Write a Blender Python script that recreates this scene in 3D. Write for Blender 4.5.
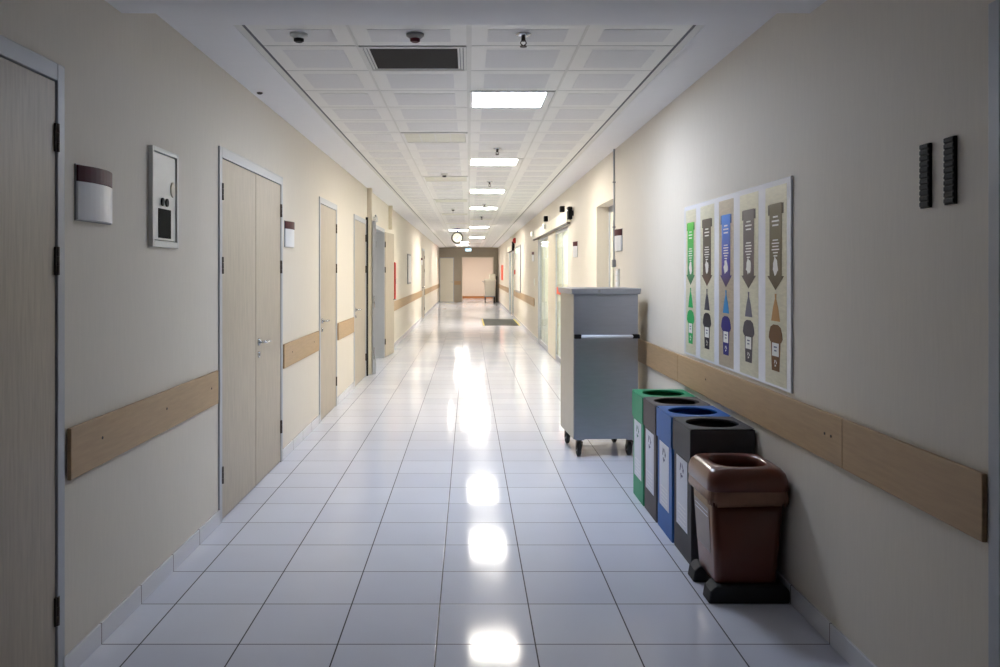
import bpy, bmesh, math, random
from mathutils import Vector, Matrix
random.seed(7)
PI = math.pi
scn = bpy.context.scene
col = scn.collection
for o in list(bpy.data.objects): bpy.data.objects.remove(o)

# ---------------------------------------------------------------- camera
W_L, W_R, EYE, F = -1.497, 1.47, 1.506, 850.0
CEIL, BEAM = 2.741, 2.622
cd = bpy.data.cameras.new('camera'); cam = bpy.data.objects.new('camera', cd); col.objects.link(cam)
cam.location = (0, 0, EYE); cam.rotation_euler = (PI/2, 0, 0)
cd.sensor_width = 36; cd.lens = F*36/1000
cd.shift_x = 0.031; cd.shift_y = -0.0615
cd.clip_end = 200
scn.camera = cam
# ---------------------------------------------------------------- world (cool daylight from the open hall behind the viewer)
world = bpy.data.worlds.new('world'); scn.world = world; world.use_nodes = True
bgn = world.node_tree.nodes['Background']
bgn.inputs[0].default_value = (0.52, 0.66, 1.0, 1); bgn.inputs[1].default_value = 0.012
LIGHT_COOL = ((0.74, 0.83, 1.0), 31.0)
LIGHT_WARM = ((1.0, 0.945, 0.85), 46.0)
scn.view_settings.view_transform = 'Standard'; scn.view_settings.look = 'None'
scn.view_settings.gamma = 1; scn.view_settings.use_curve_mapping = False
scn.view_settings.exposure = 0.66

# ---------------------------------------------------------------- materials
def lin(c):
    return tuple(((v/255)/12.92 if v/255 <= 0.04045 else ((v/255+0.055)/1.055)**2.4) for v in c)
class NT:
    def __init__(s, name):
        s.m = bpy.data.materials.new(name); s.m.use_nodes = True; s.t = s.m.node_tree
        s.b = s.t.nodes['Principled BSDF']; s.out = s.t.nodes['Material Output']
    def n(s, t, **kw):
        x = s.t.nodes.new(t)
        for k, v in kw.items(): setattr(x, k, v)
        return x
    def l(s, a, b): s.t.links.new(a, b)
    def math(s, op, a, b=None, c=None):
        x = s.n('ShaderNodeMath', operation=op)
        for i, v in enumerate((a, b, c)):
            if v is None: continue
            if isinstance(v, (int, float)): x.inputs[i].default_value = v
            else: s.l(v, x.inputs[i])
        return x.outputs[0]
    def mix(s, f, a, b):
        x = s.n('ShaderNodeMix', data_type='RGBA')
        for i, v in ((0, f), (6, a), (7, b)):
            if isinstance(v, (int, float)): x.inputs[i].default_value = v
            elif isinstance(v, tuple): x.inputs[i].default_value = (*v, 1) if len(v) == 3 else v
            else: s.l(v, x.inputs[i])
        return x.outputs[2]
def plain(name, c, rough=0.5, metal=0.0, noise=0.06, scale=30, stretch=(1, 1, 1), bump=0.0, coat=0.0, spec=0.5):
    t = NT(name); b = t.b
    tc = t.n('ShaderNodeTexCoord'); mp = t.n('ShaderNodeMapping'); mp.inputs['Scale'].default_value = stretch
    nz = t.n('ShaderNodeTexNoise'); nz.inputs['Scale'].default_value = scale; nz.inputs['Detail'].default_value = 4
    t.l(tc.outputs['Object'], mp.inputs[0]); t.l(mp.outputs[0], nz.inputs[0])
    cl = lin(c)
    a = tuple(v*(1-noise) for v in cl); d = tuple(min(1, v*(1+noise)) for v in cl)
    t.l(t.mix(nz.outputs[0], a, d), b.inputs['Base Color'])
    b.inputs['Roughness'].default_value = rough; b.inputs['Metallic'].default_value = metal
    b.inputs['Specular IOR Level'].default_value = spec
    if coat: b.inputs['Coat Weight'].default_value = coat; b.inputs['Coat Roughness'].default_value = 0.1
    if bump:
        bp = t.n('ShaderNodeBump'); bp.inputs['Strength'].default_value = bump; bp.inputs['Distance'].default_value = 0.002
        t.l(nz.outputs[0], bp.inputs['Height']); t.l(bp.outputs[0], b.inputs['Normal'])
    return t.m
def glow(name, c, strength):
    t = NT(name); b = t.b
    b.inputs['Base Color'].default_value = (.8, .8, .8, 1)
    b.inputs['Emission Color'].default_value = (*c, 1); b.inputs['Emission Strength'].default_value = strength
    return t.m
def floor_mat():
    t = NT('floor_tiles'); b = t.b
    g = t.n('ShaderNodeNewGeometry'); sx = t.n('ShaderNodeSeparateXYZ'); t.l(g.outputs['Position'], sx.inputs[0])
    u = t.math('DIVIDE', t.math('ADD', sx.outputs[0], 0.1315+8), 0.4)
    v = t.math('DIVIDE', t.math('ADD', sx.outputs[1], -3.439+41.72), 0.4172)
    fu, fv = t.math('FRACT', u), t.math('FRACT', v)
    du = t.math('MULTIPLY', t.math('MINIMUM', fu, t.math('SUBTRACT', 1, fu)), 0.4)
    dv = t.math('MULTIPLY', t.math('MINIMUM', fv, t.math('SUBTRACT', 1, fv)), 0.4172)
    d = t.math('MINIMUM', du, dv)
    mr = t.n('ShaderNodeMapRange'); mr.inputs[1].default_value = 0.0019; mr.inputs[2].default_value = 0.0038
    mr.inputs[3].default_value = 1; mr.inputs[4].default_value = 0; t.l(d, mr.inputs[0])
    joint = mr.outputs[0]
    cx = t.n('ShaderNodeCombineXYZ'); t.l(t.math('FLOOR', u), cx.inputs[0]); t.l(t.math('FLOOR', v), cx.inputs[1])
    wn = t.n('ShaderNodeTexWhiteNoise'); t.l(cx.outputs[0], wn.inputs['Vector'])
    nz = t.n('ShaderNodeTexNoise'); nz.inputs['Scale'].default_value = 3.5; nz.inputs['Detail'].default_value = 3; t.l(g.outputs['Position'], nz.inputs['Vector'])
    base = t.mix(wn.outputs['Value'], lin((212, 216, 232)), lin((222, 226, 239)))
    base = t.mix(t.math('MULTIPLY', nz.outputs[0], 0.35), base, lin((200, 202, 212)))
    t.l(t.mix(joint, base, lin((56, 54, 66))), b.inputs['Base Color'])
    t.l(t.math('ADD', t.math('MULTIPLY', joint, 0.5), t.math('MULTIPLY_ADD', nz.outputs[0], 0.08, 0.055)), b.inputs['Roughness'])
    b.inputs['IOR'].default_value = 1.5; b.inputs['Specular IOR Level'].default_value = .14
    # each tile lies at its own tiny angle, plus gentle waviness
    sb = t.n('ShaderNodeVectorMath', operation='SUBTRACT'); t.l(wn.outputs['Color'], sb.inputs[0]); sb.inputs[1].default_value = (.5, .5, .5)
    sc = t.n('ShaderNodeVectorMath', operation='MULTIPLY'); t.l(sb.outputs[0], sc.inputs[0]); sc.inputs[1].default_value = (.010, .008, 0)
    ad = t.n('ShaderNodeVectorMath', operation='ADD'); t.l(g.outputs['Normal'], ad.inputs[0]); t.l(sc.outputs[0], ad.inputs[1])
    nm = t.n('ShaderNodeVectorMath', operation='NORMALIZE'); t.l(ad.outputs[0], nm.inputs[0])
    bp = t.n('ShaderNodeBump'); bp.inputs['Strength'].default_value = 0.25; bp.inputs['Distance'].default_value = 0.0015
    t.l(t.math('SUBTRACT', t.math('MULTIPLY', nz.outputs[0], 0.8), joint), bp.inputs['Height']); t.l(nm.outputs[0], bp.inputs['Normal'])
    t.l(bp.outputs[0], b.inputs['Normal'])
    return t.m
def base_mat():
    t = NT('skirting_tiles'); b = t.b
    g = t.n('ShaderNodeNewGeometry'); sx = t.n('ShaderNodeSeparateXYZ'); t.l(g.outputs['Position'], sx.inputs[0])
    v = t.math('DIVIDE', t.math('ADD', sx.outputs[1], -3.439+41.72), 0.4172); fv = t.math('FRACT', v)
    dv = t.math('MULTIPLY', t.math('MINIMUM', fv, t.math('SUBTRACT', 1, fv)), 0.4172)
    j = t.math('LESS_THAN', dv, 0.003)
    t.l(t.mix(j, lin((220, 221, 226)), lin((110, 105, 100))), b.inputs['Base Color']); b.inputs['Roughness'].default_value = 0.25
    return t.m
def wood(name, c, stretch=(14, 14, 1.2), k=0.10, rough=0.45):
    t = NT(name); b = t.b
    tc = t.n('ShaderNodeTexCoord'); mp = t.n('ShaderNodeMapping'); mp.inputs['Scale'].default_value = stretch
    nz = t.n('ShaderNodeTexNoise'); nz.inputs['Scale'].default_value = 5; nz.inputs['Detail'].default_value = 7; nz.inputs['Distortion'].default_value = 0.3
    t.l(tc.outputs['Object'], mp.inputs[0]); t.l(mp.outputs[0], nz.inputs[0])
    cr = t.n('ShaderNodeMapRange'); cr.inputs[1].default_value = .3; cr.inputs[2].default_value = .7; t.l(nz.outputs[0], cr.inputs[0])
    cl = lin(c)
    t.l(t.mix(cr.outputs[0], tuple(v*(1-k) for v in cl), tuple(min(1, v*(1+k)) for v in cl)), b.inputs['Base Color'])
    b.inputs['Roughness'].default_value = rough
    return t.m
def perforated():
    t = NT('perforated_metal'); b = t.b
    tc = t.n('ShaderNodeTexCoord')
    sx = t.n('ShaderNodeSeparateXYZ'); t.l(tc.outputs['Object'], sx.inputs[0])
    fx = t.math('SUBTRACT', t.math('FRACT', t.math('MULTIPLY', sx.outputs[0], 260)), .5)
    fy = t.math('SUBTRACT', t.math('FRACT', t.math('MULTIPLY', sx.outputs[1], 260)), .5)
    r = t.math('SQRT', t.math('ADD', t.math('MULTIPLY', fx, fx), t.math('MULTIPLY', fy, fy)))
    m = t.math('LESS_THAN', r, 0.26)
    t.l(t.mix(m, lin((230, 230, 230)), lin((198, 198, 200))), b.inputs['Base Color']); b.inputs['Roughness'].default_value = .5
    return t.m
def glass(name, tint=(0.91, 0.955, 0.93)):
    t = NT(name); t.t.nodes.remove(t.b)
    tr = t.n('ShaderNodeBsdfTransparent'); tr.inputs[0].default_value = (*tint, 1)
    gl = t.n('ShaderNodeBsdfGlossy'); gl.inputs['Roughness'].default_value = 0.03
    fr = t.n('ShaderNodeFresnel'); fr.inputs[0].default_value = 1.5
    ge = t.n('ShaderNodeNewGeometry')
    mx = t.n('ShaderNodeMixShader'); t.l(t.math('MULTIPLY', fr.outputs[0], t.math('SUBTRACT', 1, ge.outputs['Backfacing'])), mx.inputs[0]); t.l(tr.outputs[0], mx.inputs[1]); t.l(gl.outputs[0], mx.inputs[2])
    t.l(mx.outputs[0], t.out.inputs[0]); return t.m
def curtain_mat():
    t = NT('pale_curtain'); t.t.nodes.remove(t.b)
    a = t.n('ShaderNodeBsdfDiffuse'); a.inputs[0].default_value = (.84, .84, .77, 1)
    b = t.n('ShaderNodeBsdfTranslucent'); b.inputs[0].default_value = (.84, .84, .77, 1)
    mx = t.n('ShaderNodeMixShader'); mx.inputs[0].default_value = .5; t.l(a.outputs[0], mx.inputs[1]); t.l(b.outputs[0], mx.inputs[2])
    t.l(mx.outputs[0], t.out.inputs[0]); return t.m
def gradz(name, stops, z0, z1, rough=0.35):
    t = NT(name); b = t.b
    g = t.n('ShaderNodeNewGeometry'); sx = t.n('ShaderNodeSeparateXYZ'); t.l(g.outputs['Position'], sx.inputs[0])
    mr = t.n('ShaderNodeMapRange'); mr.inputs[1].default_value = z0; mr.inputs[2].default_value = z1; t.l(sx.outputs[2], mr.inputs[0])
    cr = t.n('ShaderNodeValToRGB'); t.l(mr.outputs[0], cr.inputs[0])
    e = cr.color_ramp.elements
    while len(e) < len(stops): e.new(0.5)
    for i, (p, c) in enumerate(stops): e[i].position = p; e[i].color = (*lin(c), 1)
    t.l(cr.outputs[0], b.inputs['Base Color']); b.inputs['Specular IOR Level'].default_value = .15; b.inputs['Roughness'].default_value = rough
    return t.m
M = dict(
 wall=plain('cream_wallpaper', (224, 216, 202), .62, noise=.05, scale=26, stretch=(4, 4, .35), bump=.25),
 endwall=plain('taupe_wall', (172, 162, 144), .6, noise=.04, scale=10),
 pinkwall=plain('warm_beige_wall', (236, 221, 206), .6, noise=.03),
 white=plain('white_plaster', (238, 238, 240), .7, noise=.02, scale=8),
 panel=plain('white_metal_panel', (236, 236, 233), .35, noise=.02, scale=6),
 perf=perforated(),
 grid=plain('grey_shadow_gap', (92, 94, 102), .6),
 runner=plain('runner_white', (222, 222, 218), .45),
 floor=floor_mat(), base=base_mat(),
 leaf=wood('pale_ash_laminate', (180, 168, 150)),
 rail=wood('tan_laminate', (180, 150, 112), (3, 1.2, 14), .07, .5),
 frame=plain('grey_painted_metal', (182, 185, 190), .4, noise=.03),
 steel=plain('brushed_steel', (166, 169, 180), .36, .9, noise=.08, scale=8, stretch=(1, 1, 6)),
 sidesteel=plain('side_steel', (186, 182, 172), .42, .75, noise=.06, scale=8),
 bracket=plain('chrome', (205, 208, 212), .2, 1.0, noise=.02),
 hinge=plain('dark_bronze', (74, 66, 60), .45, .6),
 black=plain('black_plastic', (13, 13, 15), .6, spec=.2),
 rubber=plain('black_rubber', (30, 30, 34), .7),
 burg=plain('burgundy_plastic', (78, 18, 32), .5, spec=.25),
 signw=plain('white_sign_insert', (238, 238, 240), .35, noise=.02),
 whitep=plain('white_plastic', (226, 226, 220), .4, noise=.02),
 greyp=plain('grey_plastic', (150, 150, 152), .45),
 cream=plain('cream_panel', (222, 212, 192), .45, noise=.02),
 smoke=plain('dark_window', (22, 25, 22), .7, noise=.5, scale=14, spec=.05),
 vent=plain('dark_void', (36, 33, 30), .85, noise=.1),
 glass=glass('green_glass'), curtain=curtain_mat(),
 red=plain('red_paint', (196, 44, 36), .4), orange=plain('orange_film', (240, 92, 52), .5),
 yellow=plain('yellow_edge', (196, 178, 70), .6), mat=plain('grey_mat', (72, 74, 72), .9, noise=.25, scale=60),
 diff=plain('unlit_diffuser', (214, 214, 196), .3, noise=.08, scale=9),
 cool=glow('lit_diffuser_cool', *LIGHT_COOL), warm=glow('lit_diffuser_warm', *LIGHT_WARM),
 green=plain('green_plastic', (26, 146, 100), .5, noise=.1, scale=8), charcoal=plain('charcoal_plastic', (84, 78, 78), .6, noise=.14, scale=7),
 blue=plain('blue_plastic', (24, 94, 170), .5, noise=.12, scale=8), greybin=plain('dark_grey_plastic', (66, 66, 70), .6, noise=.22, scale=6),
 label=plain('white_label', (214, 218, 228), .5, noise=.03), ink=plain('grey_ink', (104, 108, 134), .6), inkg=plain('green_ink', (70, 130, 116), .6),
 brown=plain('brown_plastic', (104, 50, 36), .28, noise=.1, scale=6, coat=.3), bag=plain('brown_bag_film', (146, 106, 84), .35, noise=.3, scale=22, bump=.6),
 sticker=plain('greyish_sticker', (150, 136, 130), .4, noise=.1),
 board=plain('white_board', (240, 242, 250), .16, noise=.01),
 boardwood=wood('printed_pale_wood', (208, 204, 178), (1, 3, 16), .09, .3),
 boardwood2=wood('printed_brown_wood', (172, 158, 136), (1, 3, 16), .12, .3),
 ash=plain('white_print', (232, 232, 228), .4),
 skirt=plain('orange_wood_skirting', (190, 122, 66), .5), purple=plain('violet_enamel', (60, 30, 150), .4),
 cartw=plain('white_cart_enamel', (240, 234, 216), .45, noise=.03),
 dial=plain('clock_dial', (228, 226, 208), .4, noise=.02),
 room_fill=glow('added_room_fill', (1, .97, .88), 60.0),
 exitblue=glow('exit_sign_face', (0.10, 0.42, 0.62), 1.0), exitwhite=glow('exit_sign_white', (0.9, 0.95, 1.0), 2.2),
 exitgreen=glow('emergency_green', (0.1, 0.8, 0.35), 1.0), lampw=glow('small_lamp', (1, .95, .8), 1.5),
)

# ---------------------------------------------------------------- mesh helpers
class MB:
    def __init__(s): s.bm = bmesh.new(); s.mats = []
    def mi(s, m):
        if m not in s.mats: s.mats.append(m)
        return s.mats.index(m)
    def face(s, vs, m, smooth=False):
        try: f = s.bm.faces.new(vs)
        except ValueError: return
        f.material_index = s.mi(m); f.smooth = smooth
    def box(s, x0, x1, y0, y1, z0, z1, m):
        x0, x1 = sorted((x0, x1)); y0, y1 = sorted((y0, y1)); z0, z1 = sorted((z0, z1))
        v = [s.bm.verts.new(p) for p in ((x0,y0,z0),(x1,y0,z0),(x1,y1,z0),(x0,y1,z0),(x0,y0,z1),(x1,y0,z1),(x1,y1,z1),(x0,y1,z1))]
        for q in ((3,2,1,0),(4,5,6,7),(0,1,5,4),(1,2,6,5),(2,3,7,6),(3,0,4,7)): s.face([v[i] for i in q], m)
        return s
    def loft(s, rings, m, cap0=True, cap1=True, smooth=True):
        vr = [[s.bm.verts.new(p) for p in r] for r in rings]; n = len(vr[0])
        for a, b in zip(vr, vr[1:]):
            for i in range(n): s.face([a[i], a[(i+1) % n], b[(i+1) % n], b[i]], m, smooth)
        if cap0: s.face(vr[0][::-1], m)
        if cap1: s.face(vr[-1], m)
        return s
    def cyl(s, p0, p1, r0, r1=None, n=20, m=None, prof=None):
        p0, p1 = Vector(p0), Vector(p1); r1 = r0 if r1 is None else r1
        ax = (p1-p0).normalized(); u = ax.orthogonal().normalized(); w = ax.cross(u)
        L = prof or [(0, r0), (1, r1)]
        rings = [[p0.lerp(p1, t)+(u*math.cos(2*PI*i/n)+w*math.sin(2*PI*i/n))*r for i in range(n)] for t, r in L]
        return s.loft(rings, m)
    def tube(s, pts, r, m, n=10):
        pts = [Vector(p) for p in pts]; rings = []; u = None
        for i, p in enumerate(pts):
            d = (pts[min(i+1, len(pts)-1)]-pts[max(i-1, 0)]).normalized()
            u = d.orthogonal().normalized() if u is None else (u-d*u.dot(d)).normalized()
            w = d.cross(u)
            rings.append([p+(u*math.cos(2*PI*k/n)+w*math.sin(2*PI*k/n))*r for k in range(n)])
        return s.loft(rings, m)
    def prism(s, poly, d0, d1, m, fn):
        """poly: list of (a,b); fn(a,b,d)->xyz"""
        a = [s.bm.verts.new(fn(p[0], p[1], d0)) for p in poly]; b = [s.bm.verts.new(fn(p[0], p[1], d1)) for p in poly]
        n = len(poly); s.face(a[::-1], m); s.face(b, m)
        for i in range(n): s.face([a[i], a[(i+1) % n], b[(i+1) % n], b[i]], m)
        return s
    def build(s, name, parent=None, bevel=0.0, seg=2, origin=None):
        bmesh.ops.recalc_face_normals(s.bm, faces=s.bm.faces[:])
        me = bpy.data.meshes.new(name)
        base = Vector((0, 0, 0))
        if parent is not None: base = Vector(parent['_o'])
        elif origin is not None: base = Vector(origin)
        else:
            vs = [v.co for v in s.bm.verts]
            base = Vector(((min(v.x for v in vs)+max(v.x for v in vs))/2, (min(v.y for v in vs)+max(v.y for v in vs))/2, min(v.z for v in vs)))
        for v in s.bm.verts: v.co -= base
        s.bm.to_mesh(me); s.bm.free()
        for m in s.mats: me.materials.append(m)
        o = bpy.data.objects.new(name, me); col.objects.link(o)
        if parent is not None: o.parent = parent; o['_o'] = tuple(base)
        else: o.location = base; o['_o'] = tuple(base)
        if bevel:
            b = o.modifiers.new('bevel', 'BEVEL'); b.width = bevel; b.segments = seg; b.limit_method = 'ANGLE'; b.angle_limit = 0.7
        return o
def tag(o, label=None, cat=None, group=None, kind=None):
    for k, v in (('label', label), ('category', cat), ('group', group), ('kind', kind)):
        if v: o[k] = v
    return o
def thing(name, loc, label, cat, group=None, kind=None):
    o = bpy.data.objects.new(name, None); col.objects.link(o); o.location = loc; o['_o'] = tuple(loc); o.empty_display_size = .1
    return tag(o, label, cat, group, kind)
def bx(name, parent, x0, x1, y0, y1, z0, z1, m, bevel=0.0, **kw):
    return MB().box(x0, x1, y0, y1, z0, z1, m).build(name, parent, bevel, **kw)
def SX(side, d):      # distance d into the corridor from a side wall
    return W_L+d if side == 'L' else W_R-d
def wbox(name, parent, side, y0, y1, z0, z1, d0, d1, m, bevel=0.0):
    return bx(name, parent, SX(side, d0), SX(side, d1), y0, y1, z0, z1, m, bevel)
def copy_tree(o, delta, parent=None):
    c = o.copy(); col.objects.link(c)
    if parent is not None: c.parent = parent
    else: c.location = Vector(o.location)+Vector(delta)
    for ch in o.children: copy_tree(ch, delta, c)
    return c
def structure(o): o['kind'] = 'structure'; return o

# ---------------------------------------------------------------- walls, floor, ceiling
END = 43.0
Y0 = -5.0
DOORS_L = [(1.95, 3.098, 2.215), (5.10, 6.76, 2.215), (8.50, 9.56, 2.215), (11.06, 12.27, 2.215), (13.55, 14.95, 2.22), (27.0, 28.4, 2.215)]
DOORS_R = [(1.25, 2.362, 2.215), (8.60, 9.80, 2.255), (12.60, 18.1, 2.21), (27.9, 31.2, 2.21)]
def side_wall(name, side, ops):
    mb = MB(); xi, xo = SX(side, 0), SX(side, -.22); y = Y0
    for a, b, t in ops:
        mb.box(xi, xo, y, a, 0, 2.9, M['wall']); mb.box(xi, xo, a, b, t, 2.9, M['wall']); y = b
    mb.box(xi, xo, y, END+.2, 0, 2.9, M['wall'])
    return structure(mb.build(name))
side_wall('wall_left', 'L', DOORS_L); side_wall('wall_right', 'R', DOORS_R)
structure(MB().box(-5.0, 5.0, Y0, 52, -.1, 0, M['floor']).build('floor'))
# ceiling: plaster borders, plain bay, tiled grid
GX = [-1.131, -.612, 0.0, .600, 1.131]
P = 0.577; K0 = 4.657
ng = int((END-K0)/P)+1
mb = MB()
mb.box(W_L, GX[0]-.05, 3.667, END, CEIL, CEIL+.16, M['white']); mb.box(GX[4]+.05, W_R, 3.667, END, CEIL, CEIL+.16, M['white'])
mb.box(GX[0]-.05, GX[4]+.05, 3.667, 4.25, CEIL, CEIL+.16, M['white'])
mb.box(GX[0]-.05, GX[4]+.05, 4.25, END, CEIL+.0055, CEIL+.16, M['grid'])
def kY(k): return K0+P*k
R_LIT, R_OFF = [2, 8, 14, 20, 32, 44], [26, 38, 50, 56]
L_LIT, L_OFF = [35, 53, 59], [5, 11, 17, 23, 29, 41, 47]
skip = {(2, k) for k in R_LIT+R_OFF} | {(1, k) for k in L_LIT+L_OFF} | {(1, 0)}
for k in range(-1, ng):
    ya, yb = max(kY(k), 4.255), min(kY(k+1), END)
    if yb-ya < .05: continue
    for c in range(4):
        if (c, k) in skip: continue
        xa, xb = GX[c]+(.012 if c in (1, 2) and c == 2 else .006), GX[c+1]-(.012 if c == 1 else .006)
        zt = CEIL+.004
        mb.box(xa, xb, ya+.006, yb-.006, zt, zt+.011, M['panel'])
        ix, iy = .085, .08
        mb.box(xa+ix, xb-ix, ya+.005+iy, yb-.005-iy, zt-.0015, zt+.01, M['perf'])
for i, x in enumerate(GX[1:4]):
    w = .014 if i == 1 else .007
    mb.box(x-w, x+w, 4.25, END, CEIL+.001, CEIL+.02, M['runner'])
structure(mb.build('ceiling'))
structure(MB().box(W_L, W_R, Y0, 3.667, BEAM, 2.9, M['white']).build('ceiling_near'))
for i, (xa, xb) in enumerate(((GX[0]-.062, GX[0]-.012), (GX[4]+.012, GX[4]+.062))):
    s = -1 if i == 0 else 1
    mb = MB(); xi = GX[0]-.004 if i == 0 else GX[4]+.004
    mb.box(xi+s*.007, xi+s*.046, 4.25, END, CEIL+.003, CEIL+.015, M['runner'])
    structure(mb.build('trim_%d' % (i+1)))
# skirting
def skirting(name, side, ops):
    mb = MB(); y = Y0
    for a, b, t in ops+[(END, END, 0)]:
        if a-.02 > y: mb.box(SX(side, 0), SX(side, .011), y, a-.01, 0, .085, M['base'])
        y = b+.01
    structure(mb.build(name, bevel=.002))
skirting('baseboard_left', 'L', DOORS_L); skirting('baseboard_right', 'R', DOORS_R)
# end wall with wide opening and the lit space beyond
mb = MB()
mb.box(W_L, -.33, END, END+.2, 0, 2.9, M['endwall']); mb.box(1.21, W_R, END, END+.2, 0, 2.9, M['endwall']); mb.box(-.33, 1.21, END, END+.2, 2.23, 2.9, M['endwall'])
structure(mb.build('wall_end'))
mb = MB()
mb.box(-.9, 1.9, 49, 49.15, 0, 2.8, M['pinkwall']); mb.box(-1.05, -.9, END+.2, 49.15, 0, 2.8, M['pinkwall']); mb.box(1.9, 2.05, END+.2, 49.15, 0, 2.8, M['pinkwall']); mb.box(-1.05, 2.05, END+.2, 49.15, 2.7, 2.85, M['white'])
structure(mb.build('wall_beyond'))
structure(MB().box(-.9, 1.9, 48.97, 49.0, 0, .11, M['skirt']).build('baseboard_end'))
mb = MB()
mb.box(-.37, -.33, END-.02, END+.2, 0, 2.27, M['cream']); mb.box(1.21, 1.25, END-.02, END+.2, 0, 2.27, M['cream']); mb.box(-.33, 1.21, END-.02, END+.2, 2.23, 2.27, M['cream'])
structure(mb.build('trim_3', bevel=.004))
# rooms behind the openings
def shell(name, side, y0, y1, depth, z, m):
    a, b = SX(side, -.22), SX(side, -.22-depth); s = -1 if side == 'L' else 1
    mb = MB(); mb.box(b, b+s*.1, y0-.1, y1+.1, 0, z+.1, m); mb.box(a, b, y0-.1, y0, 0, z+.1, m); mb.box(a, b, y1, y1+.1, 0, z+.1, m); mb.box(a, b, y0, y1, z, z+.1, M['white'])
    structure(mb.build(name))
shell('wall_side_room', 'L', 13.2, 15.9, 1.6, 2.7, M['wall'])
shell('wall_curtain_room', 'R', 12.3, 18.5, 1.4, 2.7, M['wall'])
shell('wall_far_room', 'R', 27.7, 31.5, 1.4, 2.7, M['wall'])

# ---------------------------------------------------------------- doors
def hinge_mesh(side, y, z, d):
    mb = MB(); x = SX(side, d)
    for k in range(3):
        z0 = z-.05+k*.0345; mb.cyl((x, y, z0), (x, y, z0+.0325), .0085, n=12, m=M['hinge'])
    mb.box(x-.005, x+.002, y-.014, y+.014, z-.05, z+.052, M['hinge'])
    return mb
def lever(parent, side, y, z, d, sgn):
    """lever handle with rose, and a keyhole plate below"""
    s = 1 if side == 'L' else -1; x = SX(side, d)
    mb = MB(); mb.cyl((x, y, z), (x+s*.010, y, z), .026, n=24, m=M['bracket'])
    mb.tube([(x+s*.008, y, z), (x+s*.045, y, z), (x+s*.055, y+sgn*.012, z), (x+s*.056, y+sgn*.05, z+.002), (x+s*.054, y+sgn*.125, z-.003)], .0095, M['bracket'])
    h = mb.build('handle', parent)
    mb = MB(); mb.cyl((x, y, z-.09), (x+s*.009, y, z-.09), .022, n=20, m=M['bracket']); mb.cyl((x+s*.009, y, z-.09), (x+s*.0105, y, z-.09), .008, n=12, m=M['black'])
    mb.build('keyhole', parent)
HZ = (1.99, 1.545, .28)
dn = 0
def wall_door(side, y0, y1, ztop, leaves, hinges, handles, m='leaf'):
    """frame lines a real opening; leaves: [(ya,yb)], hinges: [y], handles: [(leaf, y, sgn)]"""
    global dn; dn += 1
    root = thing('door_%d' % dn, (SX(side, 0), (y0+y1)/2, 0), None, None, kind='structure')
    fr = MB(); fw = .045
    for a, b in ((y0-.028, y0+fw-.02), (y1-fw+.02, y1+.028)): fr.box(SX(side, -.2), SX(side, .011), a, b, 0, ztop+.045, M['frame'])
    fr.box(SX(side, -.2), SX(side, .011), y0+fw-.02, y1-fw+.02, ztop-.018, ztop+.045, M['frame'])
    # stop behind the leaf
    fr.box(SX(side, -.09), SX(side, -.06), y0, y1, ztop-.06, ztop, M['frame'])
    fr.build('frame', root, .003)
    objs = []
    for a, b in leaves:
        objs.append(wbox('leaf', root, side, a, b, .008, ztop-.022, -.045, .004, M[m], .002))
    for y in hinges:
        near = min(range(len(leaves)), key=lambda i: min(abs(leaves[i][0]-y), abs(leaves[i][1]-y)))
        for z in HZ: hinge_mesh(side, y, z, .010).build('hinge', objs[near])
    for i, y, sg in handles: lever(objs[i], side, y, 1.01, .004, sg)
    return root
wall_door('L', *DOORS_L[0], [(1.98, 3.068)], [3.070], [])
wall_door('L', *DOORS_L[1], [(5.128, 5.951), (5.961, 6.732)], [5.127, 6.733], [(1, 6.03, 1)])
wall_door('L', *DOORS_L[2], [(8.528, 9.532)], [9.533], [(0, 8.62, 1)])
wall_door('L', *DOORS_L[3], [(11.088, 12.242)], [12.243], [(0, 11.18, 1)])
wall_door('R', *DOORS_R[0], [(1.28, 2.332)], [1.277], [])
wall_door('L', *DOORS_L[5], [(27.03, 28.37)], [28.37], [(0, 27.15, 1)])
# end wall door (white, at left of the end wall)
r = thing('door_7', (-1.13, END, 0), None, None, kind='structure')
bx('frame', r, -1.49, -.76, END-.03, END-.001, 0, 2.24, M['frame'], .003)
lf = bx('leaf', r, -1.455, -.795, END-.05, END-.028, .01, 2.205, M['cartw'], .002)
mb = MB(); mb.cyl((-.85, END-.05, 1.0), (-.85, END-.06, 1.0), .026, m=M['bracket']); mb.tube([(-.85, END-.055, 1), (-.85, END-.1, 1), (-.97, END-.1, 1)], .01, M['bracket']); mb.build('handle', lf)
# niche door, right wall
r = thing('door_8', (SX('R', -.15), 9.2, 0), None, None, kind='structure')
fr = MB(); xa, xb = SX('R', -.14), SX('R', -.2)
fr.box(xa, xb, 8.60, 8.66, 0, 2.255, M['frame']); fr.box(xa, xb, 9.74, 9.80, 0, 2.255, M['frame']); fr.box(xa, xb, 8.66, 9.74, 2.19, 2.255, M['frame']); fr.build('frame', r, .003)
lf = MB(); a, b = SX('R', -.15), SX('R', -.19)
lf.box(a, b, 8.665, 8.80, .01, 2.185, M['cartw']); lf.box(a, b, 9.60, 9.735, .01, 2.185, M['cartw']); lf.box(a, b, 8.80, 9.60, 2.06, 2.185, M['cartw']); lf.box(a, b, 8.80, 9.60, .01, .9, M['cartw'])
lf = lf.build('leaf', r, .002)
bx('glass_pane', lf, SX('R', -.165), SX('R', -.172), 8.80, 9.60, .9, 2.06, M['glass'])
bx('blind', lf, SX('R', -.18), SX('R', -.187), 8.80, 9.60, .9, 2.06, M['curtain'])
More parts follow.
